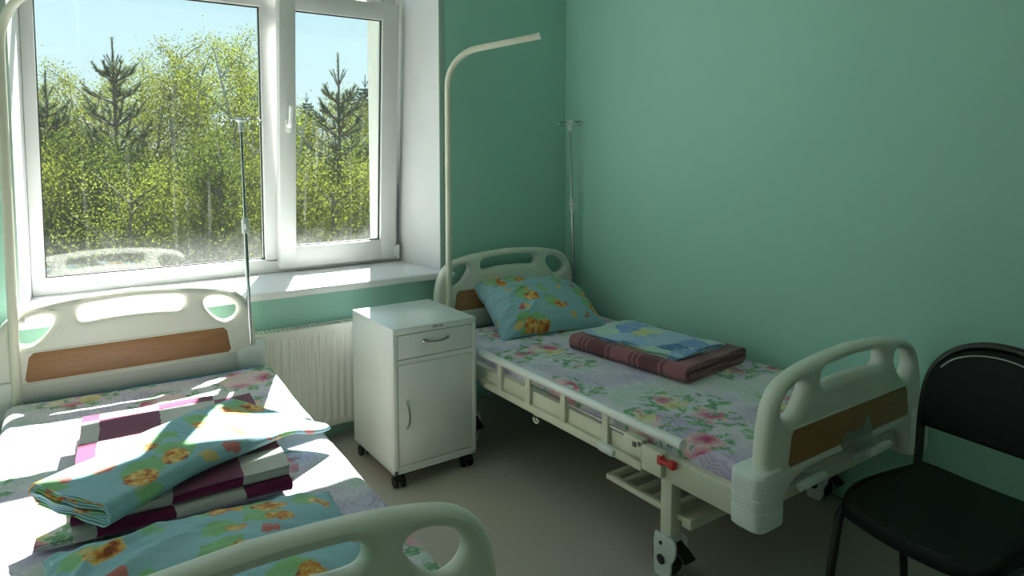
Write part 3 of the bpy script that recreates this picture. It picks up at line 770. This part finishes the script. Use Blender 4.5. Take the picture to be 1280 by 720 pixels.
# right bed: plaid blanket. a across the bed, l along it
def warp_plaid(a, l, h):
    h2 = h * (1 + .10 * nz(a * 5, l * 5, 2)) + .004 * nz(a * 6, l * 5, 8) * sm(0, .02, h)
    return (a + .008 * nz(l * 6, h * 30, 4), l + .007 * nz(a * 7, h * 60, 6), h2)
pl = ribbon('folded_blanket', MAT['plaid'], spiral(.47, 2, .0125), .0115, .66, 40, warp_plaid)
place(pl, (2.325, 2.185, .499), R(6)); tag(pl, 'folded burgundy and pink plaid blanket on the right bed', 'blanket')
def warp_patch(a, l, h):
    k = sm(-.05, .2, a) * .3
    return (a + .012 * nz(l * 7, h * 90, 1) + .01 * l, l + .014 * nz(a * 8, h * 120, 5), h * (1 + .3 * nz(a * 5, l * 6, 3)) + .004 * nz(a * 9, l * 8, 6) + .003)
pt = ribbon('folded_duvet_cover', MAT['patch'], zigzag(.36, 5, .0052, -1, 12, .03), .0035, .56, 44, warp_patch)
place(pt, (2.318, 2.205, .5495), R(5)); tag(pt, 'folded blue patchwork cotton cover on top of the plaid blanket', 'linen')

# left bed: pale sheet, checked blanket, rolled linen
def warp_pale(a, l, h): return (l, a + .01 * nz(l * 5, h * 80, 2), h + .004 * nz(a * 6, l * 6, 4) + .002)
ps = ribbon('folded_sheet', MAT['floral2'], zigzag(.66, 4, .005, 1, 12, .02), .0034, .56, 30, warp_pale)
place(ps, (.27, 2.185, .5035), R(-7)); tag(ps, 'folded floral sheet showing under the checked blanket', 'linen')
def warp_check(a, l, h):
    lift = .012 * sm(.1, .3, l) * sm(0, .03, h)
    return (l + .012 * nz(a * 5, h * 25, 1), a + .02 * nz(l * 3.5, 0, 3) * 1. + .006 * nz(l * 9, h * 40, 5), h * (1 + .08 * nz(a * 4, l * 4, 7)) + .006 * nz(l * 4, a * 4, 2) * sm(0, .03, h) + lift * .5 + .002)
ck = ribbon('checked_blanket', MAT['check'], zigzag(.72, 4, .0158, 1, 14, .02), .0148, .50, 40, warp_check)
place(ck, (.30, 2.185, .5245), R(-4)); tag(ck, 'folded burgundy and white checked wool blanket on the sunlit bed', 'blanket')
def warp_roll(a, l, h):
    t = (l + .345) / .69                                   # 0 at the rolled near end, 1 at the flat far end
    wd = 1.0 + .42 * sm(.25, 1, t)
    hh = h * (1 - .55 * sm(.35, .95, t)) * (1 + .18 * nz(a * 9, l * 4, 2)) + .004 * nz(a * 10, l * 7, 5) + .004
    over = max(0, a * wd + .0) 
    z = hh - .046 * sm(.72, 1.0, t) * sm(-.22, .1, -a) - .010 * sm(.0, -.3, l)
    return (l + .05 * sm(.5, 1, t) * (-a * 2) + .010 * nz(a * 14, h * 60, 7), a * wd + .012 * nz(l * 5, h * 40, 8), z)
rl = ribbon('rolled_pillowcases', MAT['kids_roll'], spiral(.285, 4, .0058, 14), .0034, .69, 46, warp_roll)
place(rl, (.315, 2.05, .5985), R(32)); tag(rl, 'teal nursery print linen rolled flat across the checked blanket', 'linen')

# ------------------------------------------------------------------ pillows
def pillow(name, mat, hw, hl, th, loc, rot, seed, pinch=.05, sag=None, wrink=1.):
    n = 56; mb = MB(); uvs = []
    for side in (1, -1):
        for j in range(n + 1):
            for i in range(n + 1):
                u = 2 * i / n - 1; v = 2 * j / n - 1
                e = max(0, (1 - abs(u) ** 2.4)) ** .5 * max(0, (1 - abs(v) ** 2.4)) ** .5
                x = u * hw * (1 - pinch * (1 - abs(v) ** 3) * abs(u) ** 3); y = v * hl * (1 - pinch * (1 - abs(u) ** 3) * abs(v) ** 3)
                wr = .010 * nz(u * 2.2 + seed, v * 2.2, seed) + .007 * mnoise.noise(Vector((u * 6 + v * 2.5, v * 2 - u, seed + 2)))
                edge = .009 * nz(u * 9, v * 9, seed + 4) * (1 - e)
                wr += (.020 * max(0, sin(10 * (u * .8 - v) + 4 * nz(u * 2, v * 2, seed + 8))) ** 3 * sm(.35, -.8, u) + .010 * max(0, sin(12 * (u + v * .7) + 4 * nz(u * 3, v * 2, seed + 5))) ** 3 * sm(-.2, .7, u)) * wrink
                z = side * (th / 2 * e + .002) + (wr * (e ** .5) if side > 0 else wr * .3) + edge
                if sag: z += sag(u, v)
                mb.v.append((x, y, z)); uvs.append((x, y + (0 if side > 0 else .8)))
        b = 0 if side > 0 else (n + 1) ** 2
        for j in range(n):
            for i in range(n):
                a = b + j * (n + 1) + i; mb.f.append((a, a + 1, a + n + 2, a + n + 1))
    m_ = (n + 1) ** 2
    rim = [i for i in range(n + 1)] + [(j + 1) * (n + 1) - 1 for j in range(1, n + 1)] + [n * (n + 1) + i for i in range(n - 1, -1, -1)] + [j * (n + 1) for j in range(n - 1, 0, -1)]
    for k in range(len(rim)):
        a, b = rim[k], rim[(k + 1) % len(rim)]; mb.f.append((a, b, b + m_, a + m_))
    o = mb.build(name, mat, None, 180, uvs); o.location = loc; o.rotation_euler = rot
    return o
pr = pillow('pillow', MAT['kids_pillow'], .345, .25, .20, (2.232, 2.945, .592), (R(23), R(3), R(-7)), 1.3, .10,
            lambda u, v: -.05 * sm(.45, 1, u) * sm(-.2, -1, -v) - .03 * sm(.5, 1, abs(u)) * sm(-.3, .6, -v))
tag(pr, 'plump teal nursery print pillow leaning on the right headboard', 'pillow')
pf = pillow('pillow', MAT['kids_foot'], .315, .285, .135, (.275, 1.445, .562), (R(-2), R(2), R(-2)), 6.1, .05)
tag(pf, 'flat teal nursery print pillow at the foot of the sunlit bed', 'pillow')

# ------------------------------------------------------------------ drip poles
def iv_pole(label, x, y, tilt, zb, ztop):
    t = thing('iv_pole', label, 'drip pole', (x, y, zb)); t.rotation_euler = tilt
    H = ztop - zb; k = 1.12 - zb
    MB().cyl((0, 0, 0), (0, 0, k), .0085, 14).build('lower_tube', MAT['chrome'], t)
    MB().cyl((0, 0, k - .1), (0, 0, H), .006, 12).build('upper_tube', MAT['chrome'], t)
    MB().lathe([(.009, -.035), (.015, -.032), (.016, .02), (.012, .034), (.008, .036)], (0, 0, k)).box((-.007, -.024, k - .012), (.007, -.012, k + .012), .003).build('height_collar', MAT['grey_plastic'], t)
    hub = MB().lathe([(.008, -.045), (.011, -.042), (.012, -.006), (.022, .004), (.022, .014), (.012, .018)], (0, 0, H)).build('hook_hub', MAT['grey_plastic'], t)
    for a in range(4):
        d = Vector((cos(a * PI / 2 + .2), sin(a * PI / 2 + .2), 0)); pts = [d * .015 + Vector((0, 0, H + .008)), d * .06 + Vector((0, 0, H + .012))]
        for q in range(9):
            an = -PI / 2 + q * 2 * PI / 10; pts.append(d * (.078 + .016 * sin(an) + .0) + d * .0 + Vector((0, 0, H + .0 + .014 * cos(an))))
        MB().tube(pts, .0028, 8).build('hook', MAT['chrome'], t)
    MB().lathe([(.012, 0), (.014, .02), (.014, .05), (.010, .052)], (0, 0, .0)).build('foot_bush', MAT['black_plastic'], t)
    return t
ivl = iv_pole('chrome drip pole at the corner of the sunlit bed, before the window', .737, 3.0865, (0, R(-1.0), 0), .40, 1.572)
ivr = iv_pole('chrome drip pole in the corner behind the right bed', 2.648, 3.1515, (0, R(-2.2), 0), .40, 1.605)
for o in (ivl, ivr): o['group'] = 'drip poles'
def lifting_pole(label, x, y, dirx, diry, up=0.):
    t = thing('lifting_pole', label, 'lifting pole', (x, y, .40 + up))
    d = Vector((dirx, diry, 0))
    a = MB().tube(fillet([(0, 0, 0), (0, 0, 1.545), d + Vector((0, 0, 1.615))], .19, 14), .0165, 16).build('curved_tube', MAT['cream'], t)
    MB().cyl(d + Vector((0, 0, 1.615)), d * 1.012 + Vector((0, 0, 1.6165)), .0185, 16).build('end_cap', MAT['abs_white'], t)
    MB().lathe([(.017, 0), (.021, .004), (.021, .05), (.017, .055)], (0, 0, .02)).build('socket_collar', MAT['cream'], t)
    MB().cyl((.014, .01, .385), (.036, .01, .385), .012, 14).build('clamp_knob', MAT['abs_white'], t)
    return t
lpr = lifting_pole('cream curved lifting pole beside the right headboard', 1.767, 3.1415, .305, -.385)
lpl = lifting_pole('cream curved lifting pole left of the sunlit bed, cut by the frame edge', -.105, 3.088, .30, -.385, .03)
for o in (lpr, lpl): o['group'] = 'lifting poles'

# ------------------------------------------------------------------ chair
ch = thing('visitor_chair', 'black padded visitor chair with rounded back by the right wall', 'chair', (2.03, .802, 0), R(-6))
sp_ = catmull([(-.215, -.13), (-.20, -.19), (-.12, -.212), (.14, -.20), (.2, -.17), (.212, 0), (.2, .17), (.14, .20), (-.12, .212), (-.20, .19), (-.215, .13), (-.222, 0)], 5)
st = plate([sp_], .05, .018, 3)
sv = MB(); sv.v = [(x, z, .445 - y + (-.03 * sm(-.1, -.22, x)) + .012 * abs(z / .2) ** 2) for x, y, z in st.v]; sv.f = st.f
sv.build('seat', MAT['vinyl'], ch, 60)
def backx(z): return .190 + (z - .45) * .16
arch = [(-.202, .592), (.202, .592)] + catmull([(.207, .66), (.190, .755), (.140, .818), (.072, .853), (0, .863), (-.072, .853), (-.140, .818), (-.190, .755), (-.207, .66)], 5, False)
bk = plate([arch], .035, .012, 3)
bv = MB(); bv.v = [(backx(z) + y - .012 + .10 * (x * x) * -1 + .0, x, z) for x, y, z in bk.v]; bv.f = bk.f
bv.build('backrest', MAT['vinyl'], ch, 60)
fp = []
def back_arc():
    top = catmull([(.205, .50), (.212, .66), (.195, .76), (.145, .826), (.075, .862), (0, .872), (-.075, .862), (-.145, .826), (-.195, .76), (-.212, .66), (-.205, .50)], 6, False)
    return [(backx(z) - .10 * x * x, x, z) for x, z in top]
for s_ in (1,):
    b = back_arc()
    MB().tube(b, .0125, 12).build('back_frame', MAT['black_tube'], ch)
for s_ in (-1, 1):
    MB().tube(fillet([(backx(.5) - .0044, s_ * .205, .51), (backx(.45) - .01, s_ * .203, .425), (-.195, s_ * .20, .420), (-.250, s_ * .212, .0)], [.04, .045], 8), .0125, 12).build('leg', MAT['black_tube'], ch)
    MB().tube(fillet([(.02, s_ * .195, .418), (.10, s_ * .20, .405), (.16, s_ * .21, .0)], [.03], 6), .0115, 12).build('leg', MAT['black_tube'], ch)
MB().tube([(.10, -.2, .405), (.10, .2, .405)], .010, 10).build('crossbar', MAT['black_tube'], ch)
gl = MB()
bx_ = catmull([(.158, .782), (.122, .817), (.066, .840), (0, .848), (-.066, .840), (-.122, .817), (-.158, .782)], 6, False)
gl.tube([(backx(z) - .10 * x * x - .031, x, z) for x, z in bx_], .0022, 8)
gl.build('gap_line', plain('pale_gap_line', (.42, .44, .42), .5), ch)['label'] = 'pale piping'  # pale tube drawn in place of the thin light gap inside the back frame

# ------------------------------------------------------------------ outside: ground and trees
GZ = -3.6
gm = MB(); gm.grid(lambda u, v: (-60 + 160 * u, 4.6 + 90 * v, GZ + .25 * nz(u * 20, v * 12)), 40, 30)
tag(gm.build('ground', MAT['soil'], None, 180), 'grassy ground outside below the window', 'ground', None, 'structure')
def trunk_mb(pts, r0, r1, seg=7):
    n = len(pts); return MB().tube(pts, [r0 + (r1 - r0) * i / (n - 1) for i in range(n)], seg)
def leafquad(mb, p, size, rnd, aim=None):
    n = Vector((rnd.gauss(0, 1), rnd.gauss(0, 1), rnd.gauss(0, 1))).normalized(); t = n.orthogonal().normalized(); b = n.cross(t)
    q = rnd.random() * 6.28; t, b = t * cos(q) + b * sin(q), b * cos(q) - t * sin(q)
    i = len(mb.v); s_ = size * rnd.uniform(.6, 1.25)
    mb.v += [tuple(p - t * s_), tuple(p + b * s_ * .55), tuple(p + t * s_), tuple(p - b * s_ * .55)]; mb.f.append((i, i + 1, i + 2, i + 3))
def make_birch(name, Hh, seed, leaf='birch_leaf', bark='birch_bark', wide=.22, nleaf=13000, ls=.024):
    rnd = random.Random(seed); t = thing(name, 'tree', 'tree')
    pts = [Vector((.12 * Hh * .3 * nz(k * .5, seed), .1 * Hh * .3 * nz(k * .5, seed + 9), Hh * k / 9)) for k in range(10)]
    tr = trunk_mb(pts, .075, .012); limbs = []
    def at(z): f = max(0, min(.999, z / Hh)) * 9; i = int(f); return pts[i].lerp(pts[i + 1], f - i)
    for k in range(34):
        z = Hh * rnd.uniform(.12, .97); a = rnd.random() * 6.28; L_ = Hh * wide * (1.12 - z / Hh) ** .6 * rnd.uniform(.6, 1.1) + .12
        p0 = at(z); d = Vector((cos(a), sin(a), rnd.uniform(.5, 1.1))).normalized()
        q = [p0, p0 + d * L_ * .5, p0 + d * L_ + Vector((0, 0, -.05 * L_))]; tr.tube(q, [.018, .011, .005], 5, False); limbs.append((p0, d, L_))
    tr.build('trunk', MAT[bark], t, 60)
    lf = MB()
    for k in range(nleaf):
        p0, d, L_ = limbs[rnd.randrange(len(limbs))]; s_ = rnd.uniform(.25, 1.1)
        p = p0 + d * L_ * s_ + Vector((rnd.gauss(0, 1), rnd.gauss(0, 1), rnd.gauss(-.2, 1))) * (.11 * L_ + .07)
        leafquad(lf, p, ls, rnd)
    f = lf.build('foliage', MAT[leaf], t, 0); f['kind'] = 'stuff'
    return t
def make_pine(name, Hh, seed, leaf='needle', spread=.27, whorl=.56, up=.75, dense=1.):
    rnd = random.Random(seed); t = thing(name, 'tree', 'tree')
    pts = [Vector((.02 * nz(k * .6, seed), .02 * nz(k * .6, seed + 4), Hh * k / 8)) for k in range(9)]
    tr = trunk_mb(pts, .085, .012); nd = MB()
    def needles(a, b, n, ln):
        ax = (b - a).normalized(); o1 = ax.orthogonal().normalized(); o2 = ax.cross(o1)
        for k in range(n):
            p = a.lerp(b, rnd.random()); an = rnd.random() * 6.28; side = o1 * cos(an) + o2 * sin(an)
            tip = p + (side * .75 + ax * .7).normalized() * ln * rnd.uniform(.7, 1.2); wv = ax.cross(side) * .0065
            i = len(nd.v); nd.v += [tuple(p - wv), tuple(p + wv), tuple(tip)]; nd.f.append((i, i + 1, i + 2))
    z = Hh * .10; lev = 0
    for k in range(5):                                    # candle: short upright shoots round the leader
        a = 6.28 * k / 5; q0 = Vector((pts[-1].x, pts[-1].y, Hh - .5)); q1 = q0 + Vector((cos(a) * .14, sin(a) * .14, .27)); tr.tube([q0, q1], [.009, .006], 4, False); needles(q0, q1, int(50 * dense), .06)
    needles(Vector((pts[-1].x, pts[-1].y, Hh - .42)), Vector((pts[-1].x, pts[-1].y, Hh + .05)), int(130 * dense), .075)
    while z < Hh - .55:
        fr = 1 - z / Hh; nb = rnd.randint(4, 6); a0 = rnd.random() * 6.28
        for k in range(nb):
            a = a0 + 6.28 * k / nb + rnd.uniform(-.25, .25); L_ = Hh * spread * fr ** .72 * rnd.uniform(.75, 1.1) + .14
            p0 = Vector((0, 0, z)); d = Vector((cos(a), sin(a), up * rnd.uniform(.5, 1.2))).normalized()
            p1 = p0 + d * L_ * .6; p2 = p1 + (d + Vector((0, 0, .5 * up / .45))).normalized() * L_ * .45
            tr.tube([p0, p1, p2], [.02, .013, .006], 5, False)
            needles(p1.lerp(p0, .5), p1, int(40 * dense), .07); needles(p1, p2, int(90 * dense), .075)
            for m_ in range(4):
                q0 = p0.lerp(p1, rnd.uniform(.35, 1)) if m_ < 3 else p1; sd = d.cross(Vector((0, 0, 1))) * rnd.choice((-1, 1))
                q1 = q0 + (d * .6 + sd * rnd.uniform(.5, 1) + Vector((0, 0, .3))).normalized() * L_ * rnd.uniform(.22, .42)
                tr.tube([q0, q1], [.009, .004], 4, False); needles(q0, q1, int(60 * dense), .07)
        z += whorl * rnd.uniform(.8, 1.1) * (.55 + .6 * fr); lev += 1
    tr.build('trunk', MAT['bark'], t, 60)
    f = nd.build('foliage', MAT[leaf], t, 0); f['kind'] = 'stuff'
    return t
protos = {
    'pineA': (make_pine, ('pine_tree', 7.0, 3), {}, 7.0), 'pineB': (make_pine, ('pine_tree', 6.6, 11), dict(spread=.25, whorl=.5), 6.6),
    'spruce': (make_pine, ('spruce_tree', 9.0, 21), dict(leaf='dark_needle', spread=.17, whorl=.2, up=.22, dense=1.), 9.0),
    'birchA': (make_birch, ('birch_tree', 7.0, 5), {}, 7.0), 'birchB': (make_birch, ('birch_tree', 6.4, 8), dict(wide=.27), 6.4),
    'alder': (make_birch, ('alder_tree', 6.0, 15), dict(leaf='green_leaf', bark='bark', wide=.28, nleaf=12000), 6.0),
    'bush': (make_birch, ('willow_bush', 3.6, 31), dict(leaf='birch_leaf', bark='bark', wide=.42, nleaf=16000, ls=.0165), 3.6),
}
first = {}
fwd = Vector((sin(YAW), cos(YAW), 0)); rgt = Vector((cos(YAW), -sin(YAW), 0))
def plant(kind, u, vtop, depth, label, group=None, rz=0., gz=GZ):
    fn, args, kw, H0 = protos[kind]
    x = (fwd * depth + rgt * depth * (u - 640) / 851)
    ztop = 1.45 + depth * (187 - vtop) / 851; sc = (ztop - gz) / H0
    if kind not in first: o = first[kind] = fn(*args, **kw)
    else: o = copy_tree(first[kind])
    o.location = (x.x, x.y, gz); o.rotation_euler = (0, 0, rz); sxy = (sc + 1) / 2 if sc > 1 else sc
    o.scale = (sxy, sxy, sc); o['label'] = label
    if group: o['group'] = group
    elif 'group' in o: del o['group']
    return o
T = [
 ('pineA', 147, 54, 11.5, 'tall young pine with a forked candle top rising above the birches in the left pane', None),
 ('pineB', 62, 92, 12.0, 'young pine at the left edge of the left pane', None),
 ('pineB', 425, 72, 11.5, 'tall grey green pine filling the middle of the tilted sash', None),
 ('pineA', 215, 190, 10.5, 'short pine low in the middle of the left pane', None),
 ('birchA', 222, 62, 13.5, 'slender birch with a ragged top right of the tall pine', None),
 ('birchB', 283, 62, 12.0, 'bushy green birch at the right of the left pane', None),
 ('birchA', 300, 58, 16.0, 'taller birch behind the bushy one, beside the window mullion', None),
 ('birchB', 375, 135, 10.0, 'yellow green birch at the left of the tilted sash', None),
 ('birchB', 462, 205, 10.0, 'bright yellow birch low at the right of the tilted sash', None),
 ('alder', 275, 185, 9.0, 'leafy alder behind the drip pole in the left pane', None),
 ('spruce', 360, 112, 30.0, 'distant dark spruce at the left of the tilted sash', None),
 ('spruce', 458, 96, 26.0, 'distant dark spruce right of the tall pine in the tilted sash', None),
 ('spruce', 440, 112, 32.0, 'second distant spruce beside the outer reveal', None),
 ('spruce', 385, 118, 34.0, 'far small spruce behind the pine in the tilted sash', None),
]
far = [('birchB', 150, 100, 13), ('birchA', 250, 80, 13), ('birchB', 320, 100, 13.5), ('birchB', 85, 125, 13), ('alder', 30, 140, 13), ('birchA', 205, 98, 14), ('birchB', 410, 125, 15), ('birchB', 450, 128, 16), ('birchA', 95, 96, 15), ('birchB', 120, 112, 13.5), ('birchA', 180, 86, 15.5), ('birchB', 250, 96, 14.5), ('birchA', 40, 118, 16), ('birchB', 10, 120, 15),
       ('alder', 75, 150, 12.5), ('birchB', 165, 140, 12), ('birchA', 330, 92, 15), ('alder', 345, 150, 14), ('birchA', 400, 150, 14), ('alder', 480, 140, 14), ('birchB', 520, 150, 14),
       ('birchA', 130, 110, 19), ('birchB', 205, 105, 20), ('alder', 260, 110, 20), ('birchA', 60, 116, 20)]
low = [('bush', 60, 235, 9.5), ('bush', 110, 225, 10.5), ('bush', 160, 240, 9.0), ('bush', 205, 235, 10), ('bush', 250, 240, 9.2), ('bush', 305, 225, 9.8), ('bush', 370, 230, 9.3), ('bush', 415, 240, 9.0), ('bush', 465, 245, 9.4),
       ('alder', 130, 190, 10.0), ('alder', 90, 180, 11.0), ('alder', 185, 195, 11), ('alder', 390, 200, 11.0), ('alder', 445, 190, 12), ('birchB', 235, 170, 11), ('birchB', 320, 165, 11.5), ('birchB', 45, 200, 10.2), ('bush', 20, 210, 9.6), ('bush', 340, 250, 8.8), ('bush', 500, 225, 9.8)]
far += [(k, u, v, d) for k, u, v, d in (('birchB', -40, 90, 13), ('birchA', -110, 80, 15), ('alder', -180, 110, 13), ('birchB', -250, 70, 14), ('birchA', -340, 60, 15), ('alder', -430, 90, 14), ('birchA', -520, 40, 16), ('birchB', 570, 110, 15), ('birchA', 640, 90, 16))]
rt = random.Random(4)
for (k, u, v, d, lab, g) in T: plant(k, u, v, d, lab, g, rt.random() * 6.28)
for (k, u, v, d) in far: plant(k, u, v, d, 'leafy young tree in the sunlit thicket beyond the window', 'thicket trees beyond the window', rt.random() * 6.28)
for (k, u, v, d) in low: plant(k, u, v, d, 'low leafy growth at the foot of the thicket outside', 'undergrowth trees beyond the window', rt.random() * 6.28)
